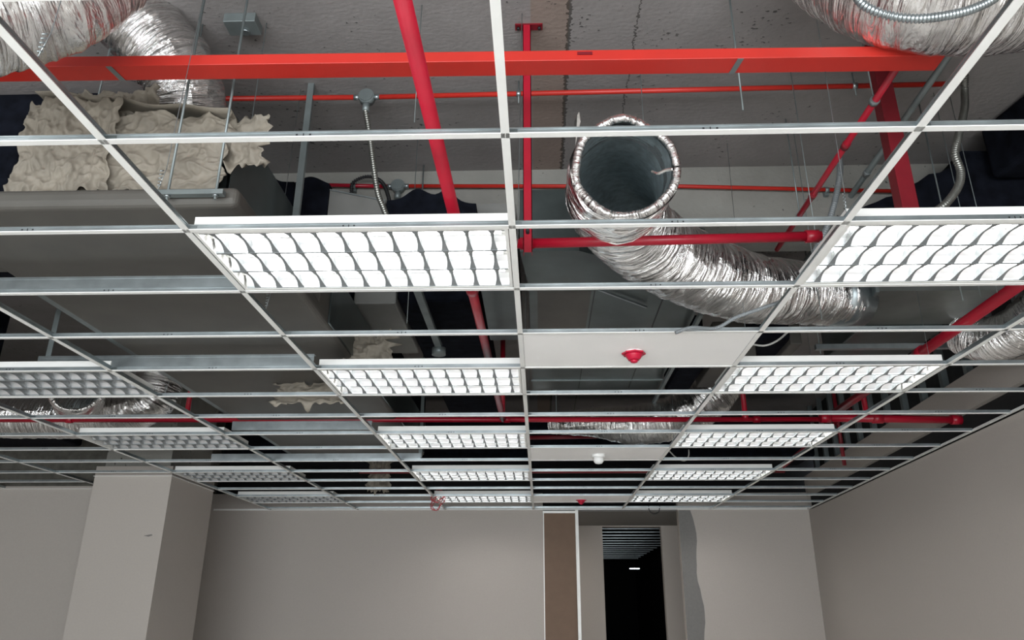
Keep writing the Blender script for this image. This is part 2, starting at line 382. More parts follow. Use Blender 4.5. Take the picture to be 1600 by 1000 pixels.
# ---------------------------------------------------------------- light fixtures
LX, LY = 1.168, .568
def make_fixture(lit):
    r = empty('ceiling_light', (0, 0, G))
    z0 = .0035
    h = MB(); H = .067
    h.box((0, 0, z0), (LX, .0012, H)).box((0, LY-.0012, z0), (LX, LY, H)).box((0, 0, z0), (.0012, LY, H)).box((LX-.0012, 0, z0), (LX, LY, H)).box((0, 0, H-.0012), (LX, LY, H))
    h.box((0, 0, z0), (LX, .014, z0+.0015)).box((0, LY-.014, z0), (LX, LY, z0+.0015)).box((0, 0, z0), (.012, LY, z0+.0015)).box((LX-.012, 0, z0), (LX, LY, z0+.0015))
    kid(r, h.build('housing', 'white')).parent = r
    # three parabolic troughs
    N = 10; y0 = .016; bw = (LY-2*y0)/3; rf = MB()
    for t in range(3):
        ya = y0+t*bw; pts = []
        for k in range(N+1):
            u = -1+2*k/N
            pts.append((ya+bw/2+u*(bw/2-.003), z0+.004+.056*(1-abs(u)**2.6)))
        vs = [(.014, y, z) for y, z in pts]+[(LX-.014, y, z) for y, z in pts]
        rf.add(vs, [[k, k+1, N+2+k, N+1+k] for k in range(N)])
    o = rf.build('reflector', 'reflector'); o.parent = r; kid(r, o)
    # cross blades: wedge, folded edge down, hollowed outline
    bl = MB(); nb = 12
    for t in range(4):
        yc = y0+t*bw; bl.box((.014, yc-.006, z0+.001), (LX-.014, yc+.006, z0+.014))
    for t in range(3):
        yc = y0+t*bw+bw/2
        for k in range(nb):
            x = .014+(LX-.028)*(k+.5)/nb
            prof = []
            for q in range(17):
                u = -1+q/8; prof.append((yc+u*(bw/2-.004), z0+.0015+.012*(1-abs(u)**1.5)))
            top = [(y, z0+min(.003+.054*(1-abs((y-yc)/(bw/2))**2.6), .029 if abs(y-yc) < .03 else .043)) for y, z in prof]
            for q in range(16):
                (ya, za), (yb, zb) = prof[q], prof[q+1]; (_, ta), (_, tb) = top[q], top[q+1]
                e = .0022; ga, gb = [.010+.022*abs((y-yc)/(bw/2))**2.2 for y in (ya, yb)]   # thin at the top, flaring toward the trough edges
                bl.add([(x-ga*.5, ya, za), (x+ga*.5, ya, za), (x+gb*.5, yb, zb), (x-gb*.5, yb, zb), (x-e, ya, ta), (x+e, ya, ta), (x+e, yb, tb), (x-e, yb, tb)],
                       [(0,3,2,1),(4,5,6,7),(0,1,5,4),(2,3,7,6),(0,4,7,3),(1,2,6,5)])
    o = bl.build('louver', 'blade'); o.parent = r; kid(r, o)
    for t in range(3):
        yc = y0+t*bw+bw/2
        o = MB().tube([(.03, yc, z0+.044), (LX-.03, yc, z0+.044)], .0125, 10).build('fluorescent_tube', 'tube' if lit else 'darktube'); o.parent = r; kid(r, o)
        tb = o
        for x in (.016, LX-.030):
            e = MB().box((x, yc-.0128, z0+.031), (x+.016, yc+.0128, z0+.058)).build('end_cap', 'whiteplastic'); e.parent = tb; kid(tb, e)
    return r
LITL = {1: 'large lit light nearest the camera', 4: 'second lit light from the front', 7: 'third lit light from the front', 10: 'fourth lit light from the front', 13: 'lit light nearest the back wall'}
UNL = {1: 'x', 4: 'nearest unlit light', 7: 'second unlit light from the front', 10: 'third unlit light from the front', 13: 'unlit light nearest the back wall'}
protoL = make_fixture(True); protoU = None; first = True
for i in (-1, 1):
    for j in (1, 4, 7, 10, 13):
        r = protoL if first else copy_tree(protoL); first = False
        r.location = (i*1.2+.016, j*.6+.016, G)
        tag(r, '%s, white with silver louver, %s' % (LITL[j], 'left of the central runner' if i < 0 else 'right of the white panels'), 'ceiling light', 'lit fluorescent fixtures')
first = True; protoU = make_fixture(False)
for j in (4, 7, 10, 13):
    r = protoU if first else copy_tree(protoU); first = False
    r.location = (-3*1.2+.016, j*.6+.016, G)
    tag(r, '%s in the left bay, white fixture with dim silver louver' % UNL[j], 'ceiling light', 'unlit fluorescent fixtures')

# ---------------------------------------------------------------- white panels with detectors
def panel(j, lab):
    o = MB().box((.014, j*.6+.013, G+.0035), (1.186, j*.6+.587, G+.012)).build('ceiling_panel', 'panel')
    tag(o, lab, 'ceiling panel', 'white ceiling panels in the centre bay')
panel(3, 'large white ceiling panel nearest the camera, carrying the red alarm')
panel(8, 'white ceiling panel carrying the small white detector')
panel(13, 'white ceiling panel nearest the back wall, carrying the small red alarm')
def lathe(prof, n=24):
    m = MB(); m.smooth = True
    for k, (r, z) in enumerate(prof):
        for j in range(n): m.v.append(Vector((r*math.cos(2*PI*j/n), r*math.sin(2*PI*j/n), z)))
    for k in range(len(prof)-1):
        for j in range(n): m.f.append([k*n+j, k*n+(j+1) % n, (k+1)*n+(j+1) % n, (k+1)*n+j])
    m.f.append([(len(prof)-1)*n+j for j in range(n)]); m.f.append(list(range(n))[::-1])
    return m
def place(mb, name, m, parent):
    o = mb.build(name, m); o.parent = parent; return o
def alarm(px, py, sc, lab, j):
    c = at(px, py, z=G); r = empty('fire_alarm', (c.x, c.y, G+.0035)); tag(r, lab, 'fire alarm', 'red fire alarms on the white panels')
    place(lathe([(.055*sc, 0), (.055*sc, -.006)]), 'mounting_ring', 'whiteplastic', r)
    e = MB()
    R = .058*sc
    pts = [(R*math.cos(a)*(1 if k % 2 else 1.12), R*math.sin(a)*(1 if k % 2 else 1.12), -.006) for k, a in enumerate([PI/8*q for q in range(16)])]
    e.prism(pts, (0, 0, -.008)); place(e, 'base_plate', 'redplastic', r)
    bd = place(lathe([(.048*sc, -.014), (.046*sc, -.022), (.034*sc, -.034*sc-.006), (.030*sc, -.040*sc-.006)]), 'body', 'redplastic', r)
    place(lathe([(.022*sc, -.040*sc-.006), (.018*sc, -.052*sc-.006), (.006*sc, -.056*sc-.006)]), 'lens', 'redplastic', bd)
alarm(990, 551, 1.0, 'bright red fire alarm under the nearest white ceiling panel', 3)
alarm(908, 781, 1.0, 'small red fire alarm under the farthest white ceiling panel', 13)
c = at(935, 711, z=G); r = empty('smoke_detector', (c.x, c.y, G+.0035)); tag(r, 'small white smoke detector under the middle white ceiling panel', 'smoke detector')
place(lathe([(.06, 0), (.058, -.02), (.05, -.028)]), 'base_plate', 'whiteplastic', r)
place(lathe([(.045, -.028), (.044, -.06), (.030, -.078), (.012, -.083)]), 'dome', 'whiteplastic', r)

# ---------------------------------------------------------------- orange tray, conduits, pipes
def bar(name, a, b, w, h, m, parent): return MB().beam(a, b, w, h).build(name, m, parent)
TZ = 3.5
A = at(-60, 106, z=TZ); B = at(1478, 87, z=TZ)
r = empty('cable_trunking', A); tag(r, 'orange-red square cable trunking crossing the whole width under the slab', 'cable trunking')
d = (B-A).normalized(); nrm = Vector((-d.y, d.x, 0))
J = at(653, 99, z=TZ)
def seg(P, Q, nm, k=0):
    m_ = MB().beam(P+nrm*.045+Vector((0,0,.024)), Q+nrm*.045+Vector((0,0,.024)), .088, .046); o = bevel(m_.build(nm, 'orange', r), .002); return o
tJ = (J-A).dot(d)
seg(A, A+d*(tJ-.004), 'trough'); seg(A+d*(tJ+.004), B, 'trough')
MB().beam(A+nrm*.045+d*(tJ-.004)+Vector((0,0,.026)), A+nrm*.045+d*(tJ+.004)+Vector((0,0,.026)), .083, .04).build('joint', 'galvbox', r)
for px in (175, 1146):
    q = A+d*((at(px, 100, z=TZ)-A).dot(d)); sgn = 1 if px < 500 else -1
    MB().prism([q+nrm*.001+Vector((0,0,-.0005))+d*(-.011-.02*sgn), q+nrm*.001+Vector((0,0,-.0005))+d*(.011-.02*sgn), q+nrm*.09+Vector((0,0,-.0005))+d*(.011+.025*sgn*-1+.02*sgn), q+nrm*.09+Vector((0,0,-.0005))+d*(-.011-.025*sgn+.02*sgn)], (0,0,-.0015)).build('strap', 'galvbox', r)
q = A+d*((at(915, 70, z=TZ+.03)-A).dot(d)); MB().beam(q-nrm*.0015-d*.028+Vector((0,0,.03)), q-nrm*.0015+d*.028+Vector((0,0,.03)), .004, .012).build('slot_plate', 'darkred', r)

def pipe(name, pts, rad, m, lab, cat='pipe', couple=(), ends=True, group=None, cm=None, fl=1.28, n=16):
    pts = [Vector(p) for p in pts]
    r = empty(name, pts[0]); tag(r, lab, cat, group)
    MB().tube(pts, rad, n).build('tube', m, r)
    tot = sum((b-a).length for a, b in zip(pts, pts[1:]))
    for t in couple:
        acc = 0
        for a, b in zip(pts, pts[1:]):
            L = (b-a).length
            if acc+L >= t*tot:
                dd = (b-a).normalized(); c = a+dd*(t*tot-acc); MB().tube([c-dd*rad*1.3, c+dd*rad*1.3], rad*fl, n).build('coupling', cm or m, r); break
            acc += L
    return r
# main crimson pipe running away to the header (height 3.05)
HZ = 3.05
a = at(622, -30, z=HZ); b2 = at(786, 655, z=HZ)
pipe('sprinkler_pipe', [a, b2], .0245, 'crimson', 'long crimson sprinkler pipe running away from top centre past the near left light', couple=(.42,))
# header
y1 = b2.y
pipe('sprinkler_pipe', [at(-40, 656, Y=y1), at(480, 656, Y=y1), at(1500, 655, Y=y1)], .021, 'crimson', 'thin crimson header pipe crossing the ceiling behind the lights', couple=(.1, .55, .8))
pipe('sprinkler_pipe', [at(1285, 653, Y=y1-.06), at(1500, 656, Y=y1-.06)], .030, 'crimson', 'short thick crimson header pipe ending before the right wall', couple=(.02, .4, .97))
a = at(1700, 370, z=HZ+.07); b3 = at(1300, 648, z=HZ+.07)
pipe('sprinkler_pipe', [a, b3], .032, 'crimson', 'thick crimson sprinkler pipe slanting across the right side under the sheet duct', couple=(.5,))
# near pipe hung under the strut
NZ = 3.07
pipe('sprinkler_pipe', [at(806, 381, Y=1.09), at(1283, 369, Y=1.09)], .0215, 'crimson', 'crimson sprinkler pipe crossing in front of the silver flexible duct', couple=(.035, .97))
# strut with T plate
top = at(823, 42, z=ZS-.004); r = empty('strut_hanger', (top.x, top.y, ZS)); tag(r, 'crimson strut hanging from a bolted plate beside the central runner', 'strut hanger')
ztop = ZS; zb = at(823, 397, Y=top.y).z
MB().box((top.x-.055, top.y-.02, ZS-.008), (top.x+.075, top.y+.02, ZS)).build('ceiling_plate', 'darkred', r)
MB().box((top.x-.019, top.y-.019, zb), (top.x-.016, top.y+.019, ZS-.008)).box((top.x+.016, top.y-.019, zb), (top.x+.019, top.y+.019, ZS-.008)).box((top.x-.019, top.y-.019, zb), (top.x+.019, top.y-.016, ZS-.008)).build('channel', 'crimson', r)
for dx in (-.04, .06): MB().tube([(top.x+dx, top.y, ZS-.008), (top.x+dx, top.y, ZS-.02)], .008, 6).build('bolt', 'blacksteel', r)
MB().tube([(top.x, top.y+.03, zb+.09), (top.x, top.y-.05, zb+.09)], .008, 6).build('pipe_bolt', 'blacksteel', r)
# red post
PY = 1.3
tp = at(1371, 90, Y=PY); r = empty('steel_post', (tp.x+.04, PY, 3.0)); tag(r, 'dark red steel post standing behind the right runner, near right light', 'steel post')
pb = at(1418, 330, Y=PY)
bevel(MB().box((pb.x-.038, PY-.038, 2.99), (pb.x+.038, PY+.038, ZS)).build('post', 'darkred', r))
MB().box((pb.x-.07, PY-.07, ZS-.01), (pb.x+.07, PY+.07, ZS)).build('top_plate', 'darkred', r)
# right crimson Y pipe + grey conduit
pipe('sprinkler_pipe', [at(1409, 94, z=3.58), at(1214, 390, z=3.58)], .0145, 'crimson', 'thin crimson pipe slanting down left past the red post', couple=(.35, .62), cm='darkred')
for k, (px, py) in enumerate(((1366, 158), (1250, 338))):
    c = at(px, py, z=3.58); r = empty('pipe_hanger', (c.x, c.y, ZS)); tag(r, ['steel pipe hanger at the upper part of the thin crimson pipe by the red post', 'steel pipe hanger at the lower end of the thin crimson pipe by the red post'][k], 'pipe hanger', 'hangers of the thin crimson pipe')
    MB().tube([(c.x, c.y, 3.60), (c.x, c.y, ZS)], .004, 6).build('rod', 'galvbox', r)
    MB().tube([(c.x, c.y-.012, 3.58), (c.x, c.y+.012, 3.58)], .021, 12).build('clamp', 'galvbox', r)
pipe('conduit', [at(1510, 48, z=3.98), at(1180, 520, z=3.98)], .0165, 'galvbox', 'pale grey steel conduit running behind the red post toward the beam', 'conduit', couple=(.3, .55), cm='galv')

# orange conduit just under the slab
CZ = 4.12
def box_fitting(c, down, parent_name, lab):
    r = empty(parent_name, c); tag(r, lab, 'junction box', 'round junction boxes on the orange conduits')
    MB().tube([c+Vector((0,-.02,0)), c+Vector((0,.025,0))], .042, 16).build('box', 'galvbox', r)
    MB().tube([c+Vector((0,-.026,0)), c+Vector((0,-.02,0))], .036, 16).build('cover', 'galvbox', r)
    for sx in (-1, 1): MB().tube([c+Vector((sx*.038,0,0)), c+Vector((sx*.068,0,0))], .015, 12).build('connector', 'galv', r)
    MB().tube([c+Vector((0,0,-.038)), c+Vector((0,0,-.09))], .019, 12).build('outlet', 'galvbox', r)
a = at(-60, 158, z=CZ); b = at(573, 152, z=CZ); c = at(1484, 131, z=CZ)
d1 = (b-a).normalized(); d2 = (c-b).normalized()
pipe('conduit', [a, b-d1*.069], .0135, 'orange', 'bright orange conduit under the slab left of its round junction box', 'conduit')
pipe('conduit', [b+d2*.069, c], .0135, 'orange', 'bright orange conduit under the slab right of its round junction box', 'conduit')
box_fitting(b, True, 'junction_box', 'grey round junction box on the bright orange conduit, flexible conduit hanging below')
JB = b.copy()
for k, px in enumerate((305, 810, 1332)):
    q = a+d1*((at(px, 152, z=CZ)-a).dot(d1)) if px < 573 else b+d2*((at(px, 140, z=CZ)-b).dot(d2))
    r = empty('conduit_clamp', (q.x, q.y, ZS)); tag(r, 'small clamp on the orange conduit, ' + ['above the wrapped unit at left', 'beside the crimson strut', 'near the red post at right'][k], 'clamp', 'clamps of the orange conduit')
    MB().tube([(q.x-.012, q.y, q.z), (q.x+.012, q.y, q.z)], .0175, 12).build('strap', 'galv', r)
    MB().tube([(q.x, q.y, q.z-.06), (q.x, q.y, ZS)], .004, 6).build('rod', 'galvbox', r)
# second conduit on the beam
BYY = 2.35
a = at(500, 289, Y=BYY); b = at(622, 291, Y=BYY); c = at(1060, 291, Y=BYY); e = at(1405, 299, Y=BYY)
pipe('conduit', [a, b-Vector((.069,0,0))], .0125, 'crimson', 'thin red conduit on the beam left of the dark junction box', 'conduit')
pipe('conduit', [b+Vector((.069,0,0)), c, e], .0125, 'orange', 'thin red conduit along the beam right of the dark junction box', 'conduit')
box_fitting(b, True, 'junction_box', 'dark grey round junction box on the thin red conduit at the beam')
for k, px in enumerate((553, 1292)):
    q = at(px, 291 if k == 0 else 297, Y=BYY); r = empty('conduit_clamp', q); tag(r, 'small steel clamp on the thin red beam conduit, ' + ['left by the black cable loop', 'right near the slanting crimson pipe'][k], 'clamp', 'clamps of the beam conduit')
    MB().tube([q-Vector((.012,0,0)), q+Vector((.012,0,0))], .017, 12).build('strap', 'galvbox', r)
    MB().box((q.x-.012, q.y+.01, q.z-.03), (q.x+.012, 2.389, q.z+.03)).build('bracket', 'galvbox', r)

def ribbed(pts, rad, pitch=.012, amp=.0022, n=14):
    P = resample(spline(pts, 14), pitch/4)
    return MB().tube(P, rad, n, rf=lambda s_, a_, p_: rad+amp*(1 if (s_/pitch) % 1 < .55 else -1))
# flexible conduits
def flexc(pts, rad, m, lab, pitch=.014, amp=.0026, name='flexible_conduit'):
    o = ribbed(pts, rad, pitch, amp).build(name, m); tag(o, lab, 'flexible conduit'); return o
flexc([JB+Vector((0,0,-.085)), at(578, 215, Y=JB.y), at(584, 262, Y=JB.y-.02), at(590, 300, Y=JB.y-.02), at(598, 322, Y=JB.y-.03), at(612, 352, Y=JB.y-.05), at(640, 372, Y=JB.y-.05)], .0125, 'armour', 'pale ribbed flexible conduit hanging from the orange conduit junction box')
flexc([at(1325, -35, Y=.02), at(1345, 4, Y=.0), at(1385, 23, Y=-.02), at(1438, 29, Y=-.02), at(1500, 20, Y=-.01), at(1545, 3, Y=.0), at(1575, -20, Y=.0)], .0125, 'galv', 'ribbed steel flexible conduit looping under the large silver duct at top right', .012, .0022)
flexc([at(1507, 118, z=ZS-.01), at(1507, 140, Y=1.55), at(1507, 170, Y=1.5), at(1497, 215, Y=1.42), at(1492, 240, Y=1.4), at(1501, 268, Y=1.38), at(1497, 292, Y=1.35), at(1478, 318, Y=1.3), at(1455, 335, Y=1.3)], .017, 'armour', 'grey ribbed flexible conduit hanging above the near right light')
flexc([at(1312, 240, Y=1.85), at(1312, 275, Y=1.83), at(1303, 320, Y=1.8), at(1290, 360, Y=1.78), at(1272, 395, Y=1.78)], .014, 'cable', 'grey ribbed flexible conduit beside the pale steel conduit')
P = [at(549, 302, Y=2.30), at(552, 285, Y=2.29), at(575, 276, Y=2.29), at(597, 285, Y=2.28), at(608, 312, Y=2.22), at(611, 340, Y=2.2)]
flexc(P, .010, 'blacksteel', 'dark cable loop on the beam face behind the hanging flexible conduit')
flexc([at(1238, 450, Y=1.9), at(1226, 468, Y=1.55), at(1195, 480, Y=1.5), at(1150, 496, Y=1.55), at(1118, 513, Y=1.6), at(1080, 512, Y=1.72), at(1055, 520, Y=1.72)], .0085, 'cable', 'grey flexible cable draped in front of the silver duct by the first white panel', .008, .0012)
def cable(pts, rad, m, lab, cat='cable', name='cable'):
    o = MB().tube(resample(spline(pts, 10), .02), rad, 8).build(name, m); tag(o, lab, cat); return o
cable([at(1175, 538, Y=2.2), at(1195, 540, Y=2.2), at(1215, 532, Y=2.2), at(1235, 515, Y=2.25)], .0055, 'whitecable', 'pale cable curving behind the cross tee right of the first white panel')
cable([at(1425, 600, z=3.9), at(1428, 622, z=3.6), at(1445, 642, z=3.5), at(1455, 660, z=3.3), at(1465, 672, z=3.15)], .012, 'whitecable', 'pale cable hanging right of the second right light, left strand')
cable([at(1440, 600, z=3.9), at(1441, 620, z=3.6), at(1452, 640, z=3.5), at(1462, 665, z=3.25)], .010, 'whitecable', 'pale cable hanging right of the second right light, right strand')
cable([at(1045, 704, z=2.95), at(1058, 716, z=2.93), at(1070, 720, z=2.93), at(1076, 712, z=2.96), at(1076, 700, z=3.02)], .006, 'whitecable', 'white cable loop sagging below the grid right of the middle panel')

# ---------------------------------------------------------------- foil flexible ducts
def foil_duct(pts, rads, name='flexible_duct', n=40, open0=False, seed=0, step=.011, amp=1.0):
    """pts control points, rads control radii; returns mesh object with UVs"""
    P = spline(pts, 16); N = len(P); R = []
    K = len(pts)-1
    for i in range(N):
        t = i/(N-1)*K; k = min(int(t), K-1); R.append(rads[k]+(rads[k+1]-rads[k])*(t-k))
    # resample with radii
    outP = [P[0]]; outR = [R[0]]; acc = 0
    for i in range(N-1):
        a, b, ra, rb = P[i], P[i+1], R[i], R[i+1]; L = (b-a).length; pos = step-acc
        while pos <= L:
            outP.append(a.lerp(b, pos/L)); outR.append(ra+(rb-ra)*pos/L); pos += step
        acc = L-(pos-step)
    vs = []; uvs = []; n1 = n+1
    t = (outP[1]-outP[0]).normalized(); ref = Vector((0,0,1)) if abs(t.z) < .85 else Vector((0,1,0)); nr = t.cross(ref).normalized()
    M_ = len(outP)
    for i, p in enumerate(outP):
        t2 = (outP[min(i+2, M_-1)]-outP[max(i-2, 0)]).normalized(); nr = (nr-t2*nr.dot(t2)).normalized(); bn = t2.cross(nr)
        s_ = i*step
        for j in range(n1):
            a = 2*PI*j/n
            ca, sa = math.cos(a), math.sin(a)
            ridge = .5+.5*math.sin((s_+.035*a/(2*PI))*2*PI/.035)
            wv = noise.noise(Vector((s_*26+seed, ca*1.6, sa*1.6)))
            w2 = noise.noise(Vector((s_*9+seed*3, ca*3.1+5, sa*3.1)))
            w3 = noise.noise(Vector((s_*60+seed, ca*5, sa*5+9)))
            rr = outR[i]*(1+amp*(.020*(ridge-.5)+.060*wv+.035*w2+.018*w3))
            vs.append(p+(nr*ca+bn*sa)*rr); uvs.append((s_, a/(2*PI)*outR[0]*6.3))
    me = bpy.data.meshes.new(name); fs = []
    for i in range(M_-1):
        for j in range(n): fs.append((i*n1+j, i*n1+j+1, (i+1)*n1+j+1, (i+1)*n1+j))
    org = pts[0]
    me.from_pydata([v-org for v in vs], [], fs)
    ul = me.uv_layers.new(name='UVMap')
    for poly in me.polygons:
        poly.use_smooth = True
        for li in poly.loop_indices: ul.data[li].uv = uvs[me.loops[li].vertex_index]
    me.materials.append(M['foil'])
    return me, outP, outR, n1
def make_duct(pts, rads, lab, seed=0, liner=False, caps=True, **k):
    me, P, R, n1 = foil_duct(pts, rads, seed=seed, **k)
    r = empty('flexible_duct', pts[0]); tag(r, lab, 'flexible duct', None)
    o = bpy.data.objects.new('foil_sleeve', me); COL.objects.link(o); o.parent = r
    if liner:
        # open mouth: rolled rim and dark ribbed inside
        t = (P[1]-P[0]).normalized(); ref = Vector((0,0,1)); nr = t.cross(ref).normalized(); bn = t.cross(nr)
        rim = [P[0]+(nr*math.cos(a)+bn*math.sin(a))*(R[0]*.93)*(1+.012*math.sin(7*a)+.018*math.sin(3*a+1))+t*.012*math.sin(5*a) for a in [2*PI*q/90 for q in range(91)]]
        m_, _, _, _ = foil_duct(rim, [R[0]*.085]*91, n=12, seed=4, step=.008, amp=1.2)
        o2 = bpy.data.objects.new('rolled_rim', m_); COL.objects.link(o2); o2.parent = o; o2.location = rim[0]-pts[0]
        # foil turned inside the mouth, then the dark ribbed liner
        n0 = 14
        li = MB().tube(P[:n0], .1, 64, cap=False, rf=lambda s_, a_, p_: R[0]*(.935-.7*s_)*(1+.02*noise.noise(Vector((s_*40, math.cos(a_)*6, math.sin(a_)*6)))))
        li.build('turned_in_foil', 'foilplain', r)
        q = P[1:110]
        li = MB().tube(q, .1, 64, cap=False, rf=lambda s_, a_, p_: R[0]*.865*(1+.016*math.sin(s_*2*PI/.022+a_)+.03*noise.noise(Vector((s_*12, math.cos(a_)*2, math.sin(a_)*2)))))
        li.build('inner_liner', 'liner', r)
    return r, P
# centre duct with open mouth
rC, PC = make_duct([at(977, 262, s=3.02), at(966, 292, s=3.25), at(964, 322, s=3.6), at(986, 358, s=3.98), at(1030, 393, s=4.22), at(1100, 428, s=4.42), at(1180, 452, s=4.68), at(1258, 457, s=4.95), at(1318, 466, s=5.10)],
      [.205, .205, .21, .21, .212, .212, .20, .195, .185], 'large silver foil flexible duct in the centre with its open round mouth facing the camera', seed=1, liner=True)
# foil rag on the mouth
tag(MB().prism([at(899, 228, s=3.02), at(897, 190, s=2.99), at(902, 180, s=2.95), at(905, 174, s=2.95), at(907, 190, s=2.96), at(904, 205, s=2.98)], (0, .004, .002)).build('foil_scrap', 'foil'), 'small torn strip of foil tape standing up left of the open duct mouth', 'foil scrap')
tag(MB().tube(spline([at(1018, 268, s=2.93), at(1028, 271, s=2.9), at(1040, 266, s=2.88), at(1052, 264, s=2.86)], 6), .006, 8).build('foil_scrap', 'foil'), 'thin torn strip of foil hanging across the right side of the open duct mouth', 'foil scrap')
make_duct([at(1180, -190, Y=.62), at(1290, -75, Y=.45), at(1390, -25, Y=.32), at(1480, -12, Y=.28), at(1600, -18, Y=.30), at(1760, -40, Y=.35)], [.20, .205, .215, .22, .22, .21], 'very large silver foil duct bulging down at the top right corner', seed=11, amp=.5)
make_duct([at(-190, 55, s=2.35), at(-70, 22, s=2.45), at(25, 2, s=2.55), at(100, -22, s=2.62), at(165, -78, s=2.75)], [.20, .20, .20, .195, .19], 'silver foil duct entering at the top left corner in front of the orange trunking', seed=21, amp=.7)
make_duct([at(120, -70, s=3.75), at(180, 0, s=3.72), at(238, 62, s=3.70), at(283, 120, s=3.68), at(296, 185, s=3.72)], [.18, .18, .178, .172, .17], 'dull silver foil duct dropping behind the orange trunking into the wrapped unit', seed=31)
rBR, _ = make_duct([at(-120, 650, s=7.3), at(0, 650, s=7.3), at(80, 650, s=7.2), at(170, 648, s=7.1), at(232, 628, s=7.1), at(250, 590, s=7.2)], [.2]*6, 'silver foil duct lying behind the nearest unlit light at left', seed=41, step=.02)
rB2, _ = make_duct([at(120, 604, s=6.25), at(121, 612, s=6.5), at(125, 628, s=7.0)], [.20]*3, 'short silver foil branch with an open mouth behind the nearest unlit light', seed=43, liner=True, step=.015)
for ch in list(rB2.children_recursive) + []:
    if ch.parent is rB2: ch.parent = rBR; ch.location = ch.location+rB2.location-rBR.location; ch.name = 'branch_sleeve' if ch.name.startswith('foil_sleeve') else ch.name
bpy.data.objects.remove(rB2)
make_duct([at(1140, 575, s=7.0), at(1108, 618, s=6.9), at(1060, 650, s=6.9), at(990, 664, s=7.0), at(925, 660, s=7.1), at(860, 664, s=7.3)], [.2, .2, .19, .17, .13, .08], 'silver foil duct sagging behind the grid between the first and middle white panels', seed=51, step=.018)
make_duct([at(1650, 450, s=4.72), at(1628, 484, s=4.8), at(1592, 516, s=4.98), at(1545, 532, s=5.2), at(1505, 520, s=5.4)], [.148]*5, 'silver foil duct curving down at the right edge past the rightmost runner', seed=61, step=.014)

# ---------------------------------------------------------------- wrapped unit and wide duct (left)
UZ = 3.05
xl = at(60, 460, z=UZ).x; xr_ = at(470, 455, z=UZ).x
y0 = at(200, 322, z=UZ).y
r = empty('air_duct', ((xl+xr_)/2, y0, UZ)); tag(r, 'wide grey-brown insulated duct running away over the empty bay at left', 'air duct')
L = MB().prism([(xl, y0, UZ), (xl, 6.0, UZ), (xl, 6.0, UZ+.36), (xl, y0+1.25, UZ+.36), (xl, y0+1.2, UZ+.085), (xl, y0, UZ+.085)], (xr_-xl, 0, 0)); o = bevel(L.build('duct_body', 'brown', r), .03, 4)
MB().box((xl-.9, y0, UZ+.001), (xl+.02, y0+.62, UZ+.07)).build('duct_shoulder', 'brown', r)
MB().box((xl-.05, y0+.9, UZ+.02), (xl-.002, 6.0, UZ+.09)).build('edge_angle', 'galvbox', r)
MB().box((xr_+.002, y0+1.4, UZ+.02), (xr_+.012, 5.9, UZ+.34)).build('side_sheet', 'galvdull', r)
# the wrapped fan coil unit standing on it
ux0 = at(22, 250, Y=y0+.05).x; ux1 = at(345, 250, Y=y0+.05).x
zt = at(200, 122, Y=y0+.05).z
r = empty('fan_coil_unit', ((ux0+ux1)/2, y0+.05, UZ+.09)); tag(r, 'fan coil unit wrapped in crumpled beige sheet on top of the wide duct', 'fan coil unit')
zb = UZ+.075
MB().box((ux0+.03, y0+.20, UZ+.09), (ux1-.03, y0+1.05, zt-.10)).build('casing', 'galvdull', r)
def cloth(x0, x1, z0, z1, y, amp, seed, nx=110, nz=80, wob=.02, thick=.004):
    m = MB(); m.smooth = True
    for k in range(nz+1):
        for i in range(nx+1):
            u = i/nx; v = k/nz
            e = noise.noise(Vector((u*7, seed, 1)))*wob; g = noise.noise(Vector((v*7, seed, 8)))*wob
            x = x0+(x1-x0)*u+g*(1 if u > .5 else -1)*abs(2*u-1)**4; z = z0+(z1-z0)*v+e*abs(2*v-1)**6
            p_ = Vector((u*3.1+seed, v*2.6, seed))
            rdg = 1-abs(noise.noise(p_*1.3+Vector((.3*noise.noise(p_*2), 0, 0))))*2; rd2 = (1-abs(noise.noise(p_*3.1+Vector((4, 2, 1)))))**4
            dd = amp*(noise.noise(p_)+.6*rdg+.35*noise.noise(p_*3.3)-.5*rd2+.18*noise.noise(p_*9)+.35)
            m.v.append(Vector((x, y+dd, z)))
    n1 = nx+1
    m.f = [[k*n1+i, k*n1+i+1, (k+1)*n1+i+1, (k+1)*n1+i] for k in range(nz) for i in range(nx)]
    return m
def clothobj(name, mb, parent, m='paper'):
    o = mb.build(name, m, parent); md = o.modifiers.new('thickness', 'SOLIDIFY'); md.thickness = .003; return o
clothobj('wrapping_sheet', cloth(ux0+.30*(ux1-ux0), ux1, UZ+.10, zt-.16, y0+.07, .035, 3, wob=.05), r)
clothobj('wrapping_sheet', cloth(ux0, ux0+.46*(ux1-ux0), UZ+.095, zt-.10, y0+.04, .03, 9, wob=.05), r)
clothobj('wrapping_sheet', cloth(ux0+.12, ux1-.35, zt-.32, zt+.01, y0+.13, .04, 15, wob=.03), r)
clothobj('loose_flap', cloth(ux1-.06, ux1+.15, zt-.40, zt-.16, y0+.10, .03, 22, 24, 24, wob=.06), r)
# top cover of the wrap
tm = MB(); tm.smooth = True
for k in range(25):
    for i in range(41):
        u, v = i/40, k/24; p_ = Vector((u*4, v*4, 5)); tm.v.append(Vector((ux0+(ux1-ux0)*u, y0+.06+v*.95, zt-.05+.04*noise.noise(p_)-.10*u)))
tm.f = [[k*41+i, k*41+i+1, (k+1)*41+i+1, (k+1)*41+i] for k in range(24) for i in range(40)]
clothobj('top_sheet', tm, r)
clothobj('side_sheet', MB().prism([(ux1+.004, y0+.15, UZ+.10), (ux1+.004, y0+1.05, UZ+.10), (ux1+.004, y0+1.05, zt-.15), (ux1+.004, y0+.15, zt-.15)], (.004, 0, 0)), r, 'galvdull')
